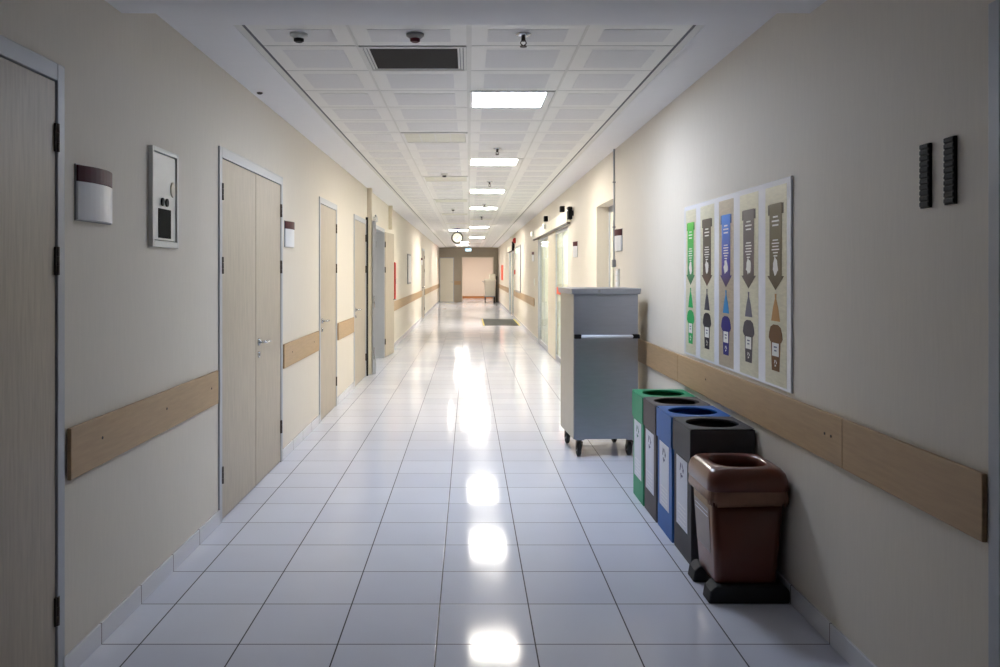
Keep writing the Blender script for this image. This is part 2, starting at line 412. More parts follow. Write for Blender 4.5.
# open fire doors on the left (opening 13.55-14.95)
r = thing('door_9', (W_L, 14.25, 0), None, None, kind='structure')
fr = MB()
fr.box(SX('L', -.22), SX('L', .012), 13.50, 13.56, 0, 2.26, M['frame']); fr.box(SX('L', -.22), SX('L', .012), 14.90, 14.96, 0, 2.26, M['frame']); fr.box(SX('L', -.22), SX('L', .012), 13.56, 14.90, 2.2, 2.26, M['frame'])
fr.build('frame', r, .003)
# near leaf folded back in front of the pipe casing; its edge faces the viewer
n = MB().prism([(-1.418, 12.48), (-1.366, 12.48), (-1.486, 13.56), (-1.496, 13.56)], .012, 2.26, M['frame'], lambda a, b, c: (a, b, c)).build('leaf', r, .002)
bx('hinge_arm', n, -1.50, -1.48, 13.54, 13.58, 1.9, 2.0, M['hinge'])
e = MB(); e.box(-1.400, -1.384, 12.474, 12.482, .98, 1.16, M['bracket']); e.box(-1.396, -1.388, 12.470, 12.476, 1.04, 1.07, M['black']); e.build('lock_plate', n)
e = MB(); e.box(-1.400, -1.384, 12.474, 12.482, .22, .40, M['bracket']); e.build('flush_bolt', n)
e = MB(); e.box(-1.41, -1.37, 12.5, 12.75, 2.255, 2.32, M['bracket']); e.tube([(-1.385, 12.6, 2.31), (-1.385, 12.6, 2.345), (-1.43, 13.2, 2.345)], .012, M['greyp']); e.build('door_closer', n, .003)
# far leaf, slightly ajar from the wall
mb = MB()
p0, p1 = Vector((-1.475, 14.98)), Vector((-1.392, 15.80)); d = (p1-p0).normalized(); nn = Vector((-d.y, d.x))*.042
mb.prism([(p0.x, p0.y), (p1.x, p1.y), (p1.x+nn.x, p1.y+nn.y), (p0.x+nn.x, p0.y+nn.y)], .012, 2.21, M['leaf'], lambda a, b, c: (a, b, c))
f = mb.build('leaf', r, .002)
for z in HZ: mb = MB(); mb.cyl((-1.478, 14.965, z-.05), (-1.478, 14.965, z+.05), .014, n=12, m=M['hinge']); mb.build('hinge', f)
mb = MB(); mb.tube([(-1.395, 15.68, 1.0), (-1.35, 15.68, 1.0), (-1.35, 15.56, 1.0)], .01, M['bracket']); mb.build('handle', f)

# pipe casings
def casing(n, y, z0, label):
    o = MB().box(W_L, -1.432, y, y+.10, z0, CEIL, M['cream']).box(-1.432, -1.427, y+.02, y+.08, z0, CEIL, M['wall']).build('pipe_casing', bevel=.003)
    return tag(o, label, 'casing')
casing(1, 12.49, 0, 'full height cream boxed pipe casing behind the first folded door leaf')
casing(2, 15.82, 2.3, 'cream boxed pipe casing rising above the wooden open door leaf')
tag(MB().box(W_L, -1.462, 12.31, 12.33, 0, 2.30, M['black']).build('shade_strip', bevel=.003), 'tall black strip standing in for shaded wall between door and pipe casing', 'strip')  # black box stands in for the shaded bit of wall beside the casing

# sliding glass doors
def slider(num, y0, y1, panes, cream_p, zt, sticker=False):
    r = thing('door_%d' % num, (W_R, (y0+y1)/2, 0), None, None, kind='structure')
    for a, b in panes:
        fm = MB(); xa, xb = SX('R', -.02), SX('R', -.045)
        fm.box(xa, xb, a, a+.05, .01, zt, M['frame']); fm.box(xa, xb, b-.05, b, .01, zt, M['frame']); fm.box(xa, xb, a+.05, b-.05, .01, .09, M['steel']); fm.box(xa, xb, a+.05, b-.05, zt-.05, zt, M['steel'])
        m_ = (a+b)/2; fm.box(SX('R', -.032), SX('R', -.044), m_-.015, m_+.015, .09, zt-.05, M['frame'])
        o = fm.build('glazed_leaf', r, .002)
        bx('glass_pane', o, SX('R', -.035), SX('R', -.041), a+.05, b-.05, .09, zt-.05, M['glass'])
        # pleated curtain behind
        c = MB(); n = int((b-a)/.05); pts = [(a+(b-a)*i/n, -.065-(.022 if i % 2 else 0)) for i in range(n+1)]
        v0 = [c.bm.verts.new((SX('R', d), y, .03)) for y, d in pts]; v1 = [c.bm.verts.new((SX('R', d), y, zt-.02)) for y, d in pts]
        for i in range(n): c.face([v0[i], v0[i+1], v1[i+1], v1[i]], M['curtain'], True)
        c.build('curtain', r)
        if sticker and a == panes[0][0]:
            bx('warning_sticker', o, SX('R', -.030), SX('R', -.034), a+.35, b-.1, 1.13, 1.25, M['orange'])
    for a, b in cream_p: wbox('fixed_panel', r, 'R', a, b, 0, zt, -.12, -.01, M['cream'], .003)
    wbox('frame', r, 'R', y0, y0+.05, 0, zt, -.15, .002, M['frame'], .002)
    wbox('frame', r, 'R', y1-.05, y1, 0, zt, -.15, .002, M['frame'], .002)
    return r
slider(10, 12.60, 18.10, [(12.66, 14.65), (15.95, 18.04)], [(14.65, 15.95)], 2.20, True)
slider(11, 27.90, 31.2, [(27.96, 29.4), (29.8, 31.1)], [(29.4, 29.8)], 2.20)
def header(y0, y1, label):
    t = thing('sliding_door_header', (W_R, (y0+y1)/2, 2.2), label, 'header')
    wbox('cover', t, 'R', y0, y1, 2.225, 2.40, .001, .06, M['cartw'], .006)
    wbox('track', t, 'R', y0, y1, 2.205, 2.225, .01, .055, M['hinge'])
    return t
header(12.25, 18.9, 'long white motor header above the large sliding glass door')
header(27.7, 31.4, 'short white motor header above the distant sliding glass door')

# ---------------------------------------------------------------- wall guards (crash rails)
def guard(side, y0, y1, label, zb=.732, zt=.926, screws=(), joint=None, end=False):
    t = thing('wall_guard', (SX(side, 0), (y0+y1)/2, zb), label, 'crash rail', 'tan crash rails along the walls')
    mb = MB(); ys = [y0]+(joint or [])+[y1]
    for a, b in zip(ys, ys[1:]): mb.box(SX(side, .006), SX(side, .022), a+.0015, b-.0015, zb, zt, M['rail'])
    mb.build('board', t, .003)
    wbox('backing', t, side, y0+.02, y1-.02, zb+.03, zt-.03, .0, .006, M['hinge'])
    for y in screws:
        for dz in ([0] if side == 'L' else [0]):
            z = (zb+zt)/2+.01; s = 1 if side == 'L' else -1; x = SX(side, .022)
            mb = MB(); mb.cyl((x, y, z), (x+s*.002, y, z), .006, n=10, m=M['hinge']); mb.build('screw', t)
guard('L', 3.15, 5.01, 'tan crash rail on the left wall between the nearest door and the double door', screws=(3.42, 4.15, 4.87))
guard('L', 6.80, 8.38, 'tan crash rail on the left wall just past the double door', screws=(7.1, 8.1))
guard('L', 9.62, 10.95, 'short tan crash rail between the two single doors on the left')
guard('L', 16.2, 26.9, 'long tan crash rail on the left wall beyond the open door leaf')
guard('L', 28.5, 42.8, 'farthest tan crash rail on the left wall near the hall end')
guard('R', 2.398, 8.5, 'long tan crash rail running above the waste bins on the right', zb=.742, zt=.936, screws=(3.4, 3.46, 5.2), joint=[3.30, 5.9])
guard('R', 10.0, 12.45, 'tan crash rail on the right wall between niche and sliding door')
guard('R', 19.0, 27.6, 'tan crash rail on the right wall between both sliding doors')
guard('R', 31.5, 42.8, 'farthest tan crash rail on the right wall near the white cart')
o = MB().box(-.74, -.42, END-.03, END, .86, 1.05, M['rail']).build('wall_guard', bevel=.003); tag(o, 'small brown crash rail on the end wall between door and opening', 'crash rail', 'tan crash rails along the walls')

# ---------------------------------------------------------------- room signs
def room_sign(side, y, zb, label, w=.31, h=.208):
    t = thing('room_sign', (SX(side, 0), y, zb), label, 'sign', 'curved room signs with burgundy tops')
    s = 1 if side == 'L' else -1; n = 10
    def arc(z0, z1, bulge, m, w_=w, d0=.012):
        mb = MB(); pts = []
        for i in range(n+1):
            u = -1+2*i/n; pts.append((y+u*w_/2, d0+bulge*(1-u*u)))
        pts += [(y+w_/2, .004), (y-w_/2, .004)]
        mb.prism(pts, z0, z1, m, lambda a, b, c: (SX(side, b), a, c)); return mb
    arc(zb, zb+h-.062, .030, M['signw']).build('insert', t, .0015)
    arc(zb+h-.061, zb+h, .033, M['burg']).build('header_strip', t, .0015)
    wbox('back_plate', t, side, y-w/2-.006, y+w/2+.006, zb-.004, zb+h+.004, 0, .005, M['greyp'])
    return t
room_sign('L', 3.385, 1.706, 'large curved white room sign with burgundy top beside the nearest left door')
room_sign('L', 7.04, 1.712, 'small curved room sign beside the far edge of the double door')
room_sign('L', 26.6, 1.73, 'distant room sign on the left wall past the open leaf', w=.3)
room_sign('R', 8.30, 1.712, 'curved room sign below the conduit on the right wall')
room_sign('R', 11.65, 1.712, 'curved room sign between the niche and sliding glass door')
room_sign('R', 19.3, 1.75, 'small curved room sign just beyond the large sliding door', w=.25)

# control panel on left wall
t = thing('control_panel', (W_L, 4.14, 1.62), 'white framed wall control panel with dark window and two black ovals', 'panel')
ya, yb, za, zb_ = 3.965, 4.32, 1.625, 2.10
mb = MB(); fw = .022
mb.box(SX('L', 0), SX('L', .022), ya, ya+fw, za, zb_, M['whitep']); mb.box(SX('L', 0), SX('L', .022), yb-fw, yb, za, zb_, M['whitep'])
mb.box(SX('L', 0), SX('L', .022), ya+fw, yb-fw, zb_-fw, zb_, M['whitep']); mb.box(SX('L', 0), SX('L', .022), ya+fw, yb-fw, za, za+.03, M['whitep'])
mb.build('frame', t, .003)
wbox('cover', t, 'L', ya+fw+.003, yb-fw-.003, za+.034, zb_-fw-.004, 0, .014, M['whitep'], .002)
wbox('display', t, 'L', 4.055, 4.225, 1.67, 1.812, .0135, .017, M['smoke'], .002)
for y in (4.105, 4.165):
    mb = MB(); pts = [(y+.018*math.cos(a), 1.845+.020*math.sin(a)) for a in [2*PI*i/20 for i in range(20)]]
    mb.prism(pts, .0135, .022, M['black'], lambda a, b, c: (SX('L', c), a, b)); mb.build('oval_button', t, .002)
mb = MB(); pts = [(4.245+.03*math.cos(a), 1.915+.038*math.sin(a)) for a in [2*PI*i/24 for i in range(24)]]
mb.prism(pts, .0135, .022, M['cream'], lambda a, b, c: (SX('L', c), a, b)); mb.build('knob', t, .004)

# black finned strips on the right wall
for y, lb in ((2.725, 'black ribbed wall strip farther from the right-hand door frame'), (2.585, 'black ribbed wall strip closer to the right-hand door frame')):
    t = thing('ribbed_strip', (W_R, y, 1.71), lb, 'strip', 'pair of black ribbed strips')
    wbox('backing', t, 'R', y-.028, y+.028, 1.711, 1.917, 0, .010, M['black'], .002)
    mb = MB()
    for k in range(11):
        z = 1.716+k*.0185; mb.box(SX('R', .010), SX('R', .0135), y-.026, y+.026, z, z+.014, M['black'])
    mb.build('ribs', t, .002)
    mb = MB(); mb.cyl((SX('R', .0135), y+.022, 1.80), (SX('R', .0155), y+.022, 1.80), .003, n=8, m=M['bracket']); mb.build('screw', t)

# ---------------------------------------------------------------- recycling poster
t = thing('recycling_poster', (W_R, 4.81, .955), 'glossy white waste-sorting board with five coloured arrow strips above the rail', 'poster')
by0, by1 = 3.855, 5.765
wbox('board', t, 'R', by0, by1, .955, 1.943, 0, .010, M['board'], .002)
strips = [(5.466, 5.726), (5.061, 5.362), (4.689, 4.964), (4.289, 4.582), (3.905, 4.185)]
grads = [
 ([(0, (26, 84, 62)), (.35, (40, 160, 80)), (1, (76, 206, 60))], (30, 170, 92), (28, 160, 84), 'green'),
 ([(0, (88, 56, 40)), (.3, (60, 48, 42)), (1, (74, 64, 54))], (52, 54, 72), (36, 34, 44), 'dark brown'),
 ([(0, (52, 24, 60)), (.35, (54, 44, 160)), (1, (30, 134, 232))], (50, 140, 200), (40, 34, 120), 'blue and violet'),
 ([(0, (72, 60, 52)), (.3, (104, 92, 98)), (1, (104, 96, 98))], (112, 110, 124), (84, 78, 84), 'grey'),
 ([(0, (76, 62, 44)), (.3, (104, 92, 62)), (1, (112, 100, 72))], (196, 148, 92), (122, 86, 52), 'olive brown')]
Zt = [1.83]*5
FN = lambda a, b, c: (SX('R', c), a, b)
def rc(side_mb, cy, cz, r, m, d0, d1, fn=FN):
    """three chasing arrows"""
    for k in range(3):
        a0 = PI/2+k*2*PI/3
        def P2(rad, ang): return (cy+rad*math.cos(ang), cz+rad*math.sin(ang))
        side_mb.prism([P2(r*.62, a0+.45), P2(r, a0+.30), P2(r*1.0, a0+1.35), P2(r*.60, a0+1.25)], d0, d1, m, fn)
        side_mb.prism([P2(r*1.22, a0+1.33), P2(r*.8, a0+1.95), P2(r*.36, a0+1.25)], d0, d1, m, fn)
for i, ((a, b), (gr, tri, bn, cn)) in enumerate(zip(strips, grads)):
    p = wbox('picture_strip', t, 'R', a, b, .968, 1.915, .0100, .0106, M['boardwood2' if i == 2 else 'boardwood'])
    c = (a+b)/2; w = (b-a)
    gm = gradz('banner_print_%d' % i, gr, 1.42, 1.83)
    mb = MB(); hw = w*.285
    mb.prism([(c-hw-.022, 1.78), (c-hw-.022, 1.83), (c+hw+.022, 1.83), (c+hw+.022, 1.78)], .0106, .0112, gradz('banner_fold_%d' % i, [(0, tuple(int(v*.6) for v in gr[-1][1])), (1, tuple(int(v*.75) for v in gr[-1][1]))], 1.78, 1.83), FN)
    mb.prism([(c-hw, 1.832), (c-hw, 1.487), (c-hw-.030, 1.487), (c, 1.42), (c+hw+.030, 1.487), (c+hw, 1.487), (c+hw, 1.832)], .0112, .0120, gm, FN)
    mb.build('arrow_banner', p)
    mb = MB()      # small lines of illegible print
    for k, (z, ww) in enumerate(((1.765, .4), (1.745, .6), (1.725, .5), (1.655, .45), (1.640, .6), (1.625, .5), (1.610, .62), (1.595, .4), (1.580, .3))):
        mb.box(SX('R', .0120), SX('R', .0124), c-hw*ww, c+hw*ww, z, z+(.008 if k < 3 else .006), M['ash'])
        if k == 2: mb.build('heading_print', p); mb = MB()
    mb.build('text_print', p)
    rr = random.Random(i); mb = MB()
    for k in range(6):   # little pile of sample waste
        if k: break
        mb.prism([(c+math.cos(q*2*PI/14)*hw*.55*rr.uniform(.55, 1), 1.535+math.sin(q*2*PI/14)*.048*rr.uniform(.6, 1.1)) for q in range(14)], .0121, .0126, M['ash'], FN)
    mb.build('sample_picture', p)
    # tied bag
    mt = plain('bag_print_%d' % i, tri, .5, spec=.15)
    mb = MB(); mb.prism([(c-.058, 1.272), (c+.058, 1.272), (c+.034, 1.335), (c+.008, 1.378), (c+.012, 1.402), (c-.012, 1.402), (c-.008, 1.378), (c-.034, 1.335)], .0107, .0115, mt, FN)
    mb.build('bag_picture', p)
    mt = plain('bin_print_%d' % i, bn, .5, spec=.15)
    mb = MB()
    mb.prism([(c-.050, 1.035), (c+.050, 1.035), (c+.064, 1.19), (c-.064, 1.19)], .0107, .0115, mt, FN)
    mb.prism([(c-.070, 1.172), (c+.070, 1.172), (c+.090, 1.190), (c+.084, 1.215), (c+.066, 1.243), (c+.03, 1.255), (c-.03, 1.255), (c-.066, 1.243), (c-.084, 1.215), (c-.090, 1.190)], .0107, .0118, mt, FN)
    mb.build('bin_picture', p)
    mb = MB(); mb.box(SX('R', .0118), SX('R', .0123), c-.044, c+.044, 1.105, 1.168, M['ash']); rc(mb, c, 1.072, .017, M['ash'], .0116, .0121)
    mb.box(SX('R', .0123), SX('R', .0126), c-.02, c+.02, 1.145, 1.152, M['ink']); mb.box(SX('R', .0123), SX('R', .0126), c-.015, c+.015, 1.128, 1.135, M['ink'])
    mb.build('bin_badge', p)

# ---------------------------------------------------------------- square recycling bins
def ring_lid(mb, x0, x1, y0, y1, z, cx, cy, r, m, n=48, depth=.012):
    outer = []; inner = []
    for i in range(n):
        a = 2*PI*i/n; ca, sa = math.cos(a), math.sin(a)
        ts = []
        if ca > 1e-6: ts.append((x1-cx)/ca)
        if ca < -1e-6: ts.append((x0-cx)/ca)
        if sa > 1e-6: ts.append((y1-cy)/sa)
        if sa < -1e-6: ts.append((y0-cy)/sa)
        tt = min(ts); outer.append((cx+ca*tt, cy+sa*tt)); inner.append((cx+ca*r, cy+sa*r))
    # push nearest samples onto the corners
    for qx, qy in ((x0, y0), (x1, y0), (x1, y1), (x0, y1)):
        j = min(range(n), key=lambda k: (outer[k][0]-qx)**2+(outer[k][1]-qy)**2); outer[j] = (qx, qy)
    for zz, flip in ((z, 0), (z-depth, 1)):
        vo = [mb.bm.verts.new((p[0], p[1], zz)) for p in outer]; vi = [mb.bm.verts.new((p[0], p[1], zz)) for p in inner]
        for i in range(n): mb.face([vo[i], vo[(i+1) % n], vi[(i+1) % n], vi[i]], m)
        if flip: lo = vi
        else: hi = vi
    for i in range(n): mb.face([hi[i], hi[(i+1) % n], lo[(i+1) % n], lo[i]], m)
def square_bin(y0, y1, x0, m, ink, label):
    x1 = 1.457; zt = .700; gap = .006
    t = thing('recycling_bin', ((x0+x1)/2, (y0+y1)/2, 0), label, 'bin', 'row of square recycling bins')
    y0 += gap/2; y1 -= gap/2; e = .007
    mb = MB()
    mb.box(x0+e, x0+e+.006, y0+e, y1-e, 0, zt-.02, m); mb.box(x1-e-.006, x1-e, y0+e, y1-e, 0, zt-.02, m)
    mb.box(x0+e+.006, x1-e-.006, y0+e, y0+e+.006, 0, zt-.02, m); mb.box(x0+e+.006, x1-e-.006, y1-e-.006, y1-e, 0, zt-.02, m)
    mb.box(x0+e+.006, x1-e-.006, y0+e+.006, y1-e-.006, 0, .008, m)
    mb.build('body', t, .003)
    mb = MB(); zl = zt-.17
    mb.box(x0, x0+.005, y0, y1, zl, zt, m); mb.box(x1-.005, x1, y0, y1, zl, zt, m)
    mb.box(x0+.005, x1-.005, y0, y0+.005, zl, zt, m); mb.box(x0+.005, x1-.005, y1-.005, y1, zl, zt, m)
    ring_lid(mb, x0, x1, y0, y1, zt+.006, (x0+x1)/2, (y0+y1)/2, .137, m)
    mb.build('lid', t, .002)
    # black disc put in as the darkness inside the hole
    mb = MB(); mb.cyl(((x0+x1)/2, (y0+y1)/2, .35), ((x0+x1)/2, (y0+y1)/2, .36), .14, n=30, m=M['black']); mb.build('inset', t)
    cy = (y0+y1)/2; lw = .105
    fn = lambda a, b, c: (x0+e-c, a, b)
    mb = MB(); mb.prism([(cy-lw, .145), (cy+lw+.02, .145), (cy+lw+.02, .515), (cy-lw, .515)], .0, .0012, M['label'], fn); lb = mb.build('label_sheet', t)
    mb = MB(); rc(mb, cy+.01, .450, .042, ink, .0012, .0018, fn); mb.build('recycling_mark', lb); mb = MB()
    for k in range(5): mb.box(x0+e-.0018, x0+e-.0012, cy-.07, cy+.09-.02*(k % 2), .20+k*.022-.03, .204+k*.022-.03, M['signw'])
    mb.build('print_lines', lb)
    return t
square_bin(5.452, 5.800, 1.112, M['green'], M['inkg'], 'green square recycling bin, farthest of the row')
square_bin(5.092, 5.448, 1.116, M['charcoal'], M['ink'], 'dark brownish bin between the green and the blue bins')
square_bin(4.710, 5.086, 1.120, M['blue'], M['ink'], 'blue square recycling bin in the middle of the row')
square_bin(4.326, 4.704, 1.126, M['greybin'], M['ink'], 'dark grey square bin behind the brown rounded bin')

# ---------------------------------------------------------------- brown bin
def rrect(cx, cy, hx, hy, r, z, n=8, fz=None):
    pts = []
    for k, (sx, sy) in enumerate(((1, 1), (-1, 1), (-1, -1), (1, -1))):
        for i in range(n+1):
            a = k*PI/2+i*(PI/2)/n
            x, y = cx+sx*(hx-r)+r*math.cos(a), cy+sy*(hy-r)+r*math.sin(a)
            pts.append((x, y, z if fz is None else fz(x, y, z)))
    return pts
cx, cy = 1.272, 4.045
t = thing('brown_bin', (cx, cy, 0), 'glossy brown rounded waste bin with liner bag, nearest of the bins', 'bin')
mb = MB()
mb.loft([rrect(cx, cy, .140, .150, .03, .075), rrect(cx, cy, .142, .155, .03, .09), rrect(cx, cy, .168, .187, .035, .51), rrect(cx, cy, .158, .177, .03, .51), rrect(cx, cy, .132, .145, .03, .10)], M['brown'])
mb.build('body', t)
mb = MB()
for s_ in (-1,):
    mb.box(cx+s_*.1605, cx+s_*.150, cy-.0, cy+.001, .3, .301, M['brown'])
mb = MB()   # sticker on the corridor-facing side, follows the flare
def sidex(z): return cx-.142-(z-.09)*.026/.42-.0015
v = [(sidex(.20), cy-.10, .20), (sidex(.20), cy+.13, .20), (sidex(.41), cy+.14, .41), (sidex(.41), cy-.11, .41)]
f0 = [mb.bm.verts.new(p) for p in v]; f1 = [mb.bm.verts.new((p[0]-.001, p[1], p[2])) for p in v]
mb.face(f0, M['sticker']); mb.face(f1[::-1], M['sticker'])
for i in range(4): mb.face([f0[i], f0[(i+1) % 4], f1[(i+1) % 4], f1[i]], M['sticker'])
st = mb.build('side_sticker', t)
mb = MB()
for z in (.385, .365): mb.box(sidex(z)-.0022, sidex(z)-.0012, cy-.09, cy+.12, z, z+.004, M['label'])
mb.build('print_lines', st)
rr = random.Random(3)
N = 4*9
def jag(ring, dz, da):
    out = []
    for i, p in enumerate(ring):
        q = rr.uniform(-1, 1); r2 = rr.uniform(-1, 1)
        out.append((cx+(p[0]-cx)*(1+da*q), cy+(p[1]-cy)*(1+da*q), p[2]+dz*r2))
    return out
mb = MB()
mb.loft([jag(rrect(cx, cy, .182, .204, .04, .452, 12), .012, .02), jag(rrect(cx, cy, .183, .205, .04, .475, 12), .004, .02), jag(rrect(cx, cy, .180, .202, .04, .505, 12), 0, .008), rrect(cx, cy, .176, .197, .04, .535, 12)], M['bag'], False, False)
bg = mb.build('liner_bag', t)
sm = bg.modifiers.new('thickness', 'SOLIDIFY'); sm.thickness = .002
mb = MB()
rings = [rrect(cx, cy, .184, .206, .05, .510, 10), rrect(cx, cy, .187, .209, .05, .516, 10), rrect(cx, cy, .185, .207, .05, .555, 10), rrect(cx, cy, .176, .198, .05, .585, 10), rrect(cx, cy, .160, .182, .055, .604, 10), rrect(cx, cy, .138, .156, .07, .612, 10), rrect(cx, cy, .126, .142, .10, .612, 10), rrect(cx, cy, .120, .134, .10, .600, 10), rrect(cx, cy, .116, .130, .10, .54, 10), rrect(cx, cy, .175, .197, .05, .510, 10)]
mb.loft(rings, M['brown'], False, False)
mb.build('lid', t)
mb = MB(); mb.loft([rrect(cx, cy, .12, .14, .03, .30), rrect(cx, cy, .12, .14, .03, .31)], M['black']); mb.build('dark_inset', t)  # black slab set inside, makes the lid hole look dark
mb = MB()
for s_ in (-1, 1):
    y_ = cy+s_*.135; hw = .185
    poly = [(cx-hw, 0), (cx+hw, 0), (cx+hw, .055), (cx+hw-.02, .078), (cx-hw+.035, .078), (cx-hw+.01, .055)]
    mb.prism(poly, y_-.055, y_+.055, M['rubber'], lambda a, b, c: (a, c, b))
mb.box(cx-.12, cx+.12, cy-.09, cy+.09, .02, .074, M['rubber'])
mb.build('foot_base', t, .008, 3)

# ---------------------------------------------------------------- steel cabinet trolley
ang = math.radians(3.6)
t = thing('steel_trolley', (1.113, 6.91, 0), 'tall closed stainless steel trolley cabinet on black casters by the right wall', 'trolley')
Wc, Dc = .532, .62; hx = Wc/2
def cpart(name, mb, parent=t, bevel=.004):
    o = bpy.data.objects.new(name, None)
    bpy.data.objects.remove(o)
    base = Vector(t['_o'])
    for v in mb.bm.verts: v.co += base
    return mb.build(name, parent, bevel)
mb = MB(); mb.box(-hx, hx, .0, Dc, .147, 1.325, M['steel'])
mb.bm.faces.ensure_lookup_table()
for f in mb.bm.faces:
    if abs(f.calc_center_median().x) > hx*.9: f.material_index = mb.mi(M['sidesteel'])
cpart('cabinet', mb)
mb = MB(); mb.prism([(-hx-.012, 1.325), (hx+.012, 1.325), (hx+.022, 1.372), (-hx-.022, 1.372)], -.02, Dc+.02, M['steel'], lambda a, b, c: (a, c, b)); cpart('top_tray', mb)
mb = MB(); mb.box(-hx+.01, hx-.01, -.006, .001, .985, 1.31, M['steel']); cpart('upper_panel', mb, bevel=.002)
mb = MB(); mb.box(-hx+.01, hx-.01, -.010, .001, .165, .975, M['steel']); cpart('door', mb, bevel=.003)
mb = MB(); mb.tube([(-hx+.03, -.045, .985), (0, -.045, .985), (hx-.03, -.045, .985)], .013, M['label'], 14); hd = cpart('push_handle', mb, bevel=0)
for s_ in (-1, 1):
    mb = MB(); mb.box(s_*(hx-.045)-.012 if s_ > 0 else -hx+.0, s_*(hx-.0) if s_ > 0 else -hx+.055, -.058, -.008, .968, 1.002, M['black']); cpart('handle_bracket', mb, hd, .004)
mb = MB(); mb.cyl((-.06, -.018, 1.35), (-.06, -.024, 1.35), .012, n=16, m=M['greyp']); cpart('lock', mb, bevel=0)
for (x, y) in ((-hx+.055, .04), (hx-.06, .04), (-hx+.055, Dc-.06), (hx-.06, Dc-.06)):
    mb = MB(); mb.box(x-.035, x+.035, y-.035, y+.035, .138, .147, M['steel'])
    mb.cyl((x, y, .138), (x, y, .118), .02, n=16, m=M['hinge'])
    mb.prism([(-.03, .124), (.03, .124), (.044, .052), (.018, .052)], x-.024, x-.018, M['hinge'], lambda a, b, c: (c, y+a, b))
    mb.prism([(-.03, .124), (.03, .124), (.044, .052), (.018, .052)], x+.018, x+.024, M['hinge'], lambda a, b, c: (c, y+a, b))
    mb.box(x-.024, x+.024, y-.03, y+.03, .121, .128, M['hinge'])
    ca = cpart('caster', mb, bevel=.001)
    mb = MB(); mb.cyl((x-.016, y+.03, .060), (x+.016, y+.03, .060), .05, n=28, m=M['rubber'], prof=[(0, .050), (.15, .060), (.85, .060), (1, .050)])
    mb.cyl((x-.0175, y+.03, .060), (x+.0175, y+.03, .060), .022, n=16, m=M['greyp']); cpart('wheel', mb, ca, 0)
t.rotation_euler.z = ang

# ---------------------------------------------------------------- ceiling fixtures
def fixture(c, k, mat, label, group):
    xa, xb = GX[c]+.006, GX[c+1]-(.012 if c == 2 else .010); ya, yb = kY(k)+.006, kY(k+1)-.006
    t = thing('ceiling_light', ((xa+xb)/2, (ya+yb)/2, CEIL), label, 'ceiling light', group)
    mb = MB(); w = .022; z0, z1 = CEIL-.003, CEIL+.045
    mb.box(xa, xb, ya, ya+w, z0, z1, M['panel']); mb.box(xa, xb, yb-w, yb, z0, z1, M['panel']); mb.box(xa, xa+w, ya+w, yb-w, z0, z1, M['panel']); wr = .055 if c == 2 else w; mb.box(xb-wr, xb, ya+w, yb-w, z0, z1, M['panel'])
    mb.build('frame', t, .002)
    bx('diffuser', t, xa+w, xb-wr, ya+w, yb-w, CEIL+.001, CEIL+.012, mat)
    if mat is M['diff']:
        mb = MB()
        for j in range(1, 4):
            x = xa+w+(xb-xa-2*w)*j/4; mb.box(x-.004, x+.004, ya+w, yb-w, CEIL-.001, CEIL+.004, M['runner'])
        mb.build('louvre', t)
ords = ['first', 'second', 'third', 'fourth', 'fifth', 'sixth', 'seventh', 'eighth', 'ninth', 'tenth']
for i, k in enumerate(R_LIT): fixture(2, k, M['cool'] if i == 0 else M['warm'], 'lit square ceiling light, %s lit one along the right of the centre line' % ords[i], 'lit ceiling lights')
for i, k in enumerate(R_OFF): fixture(2, k, M['diff'], 'unlit square ceiling light, %s dark one right of the centre line' % ords[i], 'unlit ceiling lights')
for i, k in enumerate(L_LIT): fixture(1, k, M['warm'], 'lit square ceiling light, %s lit one left of the centre line near the clock' % ords[i], 'lit ceiling lights')
for i, k in enumerate(L_OFF): fixture(1, k, M['diff'], 'unlit square ceiling light, %s dark one left of the centre line' % ords[i], 'unlit ceiling lights')
# unseen lamp added to light the space beyond the opening
t = thing('ceiling_light', (.5, 46.2, 2.7), 'added unseen ceiling light in the space beyond the end opening', 'ceiling light')
bx('frame', t, .2, .8, 45.9, 46.5, 2.66, 2.7, M['panel'], .003); bx('diffuser', t, .23, .77, 45.93, 46.47, 2.65, 2.66, M['warm'])
for y, d_ in ((13.7, 'nearer curtained room'), (17.0, 'farther half of the nearer curtained room'), (29.4, 'far curtained room')):  # unseen lamps added to brighten the curtains behind the sliding glass
    t = thing('ceiling_light', (2.35, y, 2.7), 'added unseen square ceiling light inside the %s' % d_, 'ceiling light')
    bx('frame', t, 2.05, 2.65, y-.3, y+.3, 2.66, 2.7, M['panel'], .003); bx('diffuser', t, 2.08, 2.62, y-.27, y+.27, 2.65, 2.66, M['room_fill'])
# open dark vent
t = thing('ceiling_vent', (-.306, kY(.5), CEIL), 'dark open square vent in the near left ceiling tiles', 'vent')
xa, xb, ya, yb = GX[1]+.008, -.015, kY(0)+.006, kY(1)-.006
for j, (w0, w1, z0) in enumerate(((0, .016, CEIL-.001), (.020, .034, CEIL+.001), (.038, .050, CEIL+.003))):
    mb = MB()
    mb.box(xa+w0, xb-w0, ya+w0, ya+w1, z0, CEIL+.015, M['runner']); mb.box(xa+w0, xb-w0, yb-w1, yb-w0, z0, CEIL+.04, M['runner']); mb.box(xa+w0, xa+w1, ya+w1, yb-w1, z0, CEIL+.04, M['runner']); mb.box(xb-w1, xb-w0, ya+w1, yb-w1, z0, CEIL+.04, M['runner'])
    mb.build('frame' if j == 0 else 'inner_frame', t, .001)
bx('dark_opening', t, xa+.05, xb-.05, ya+.05, yb-.05, CEIL+.0042, CEIL+.015, M['vent'])
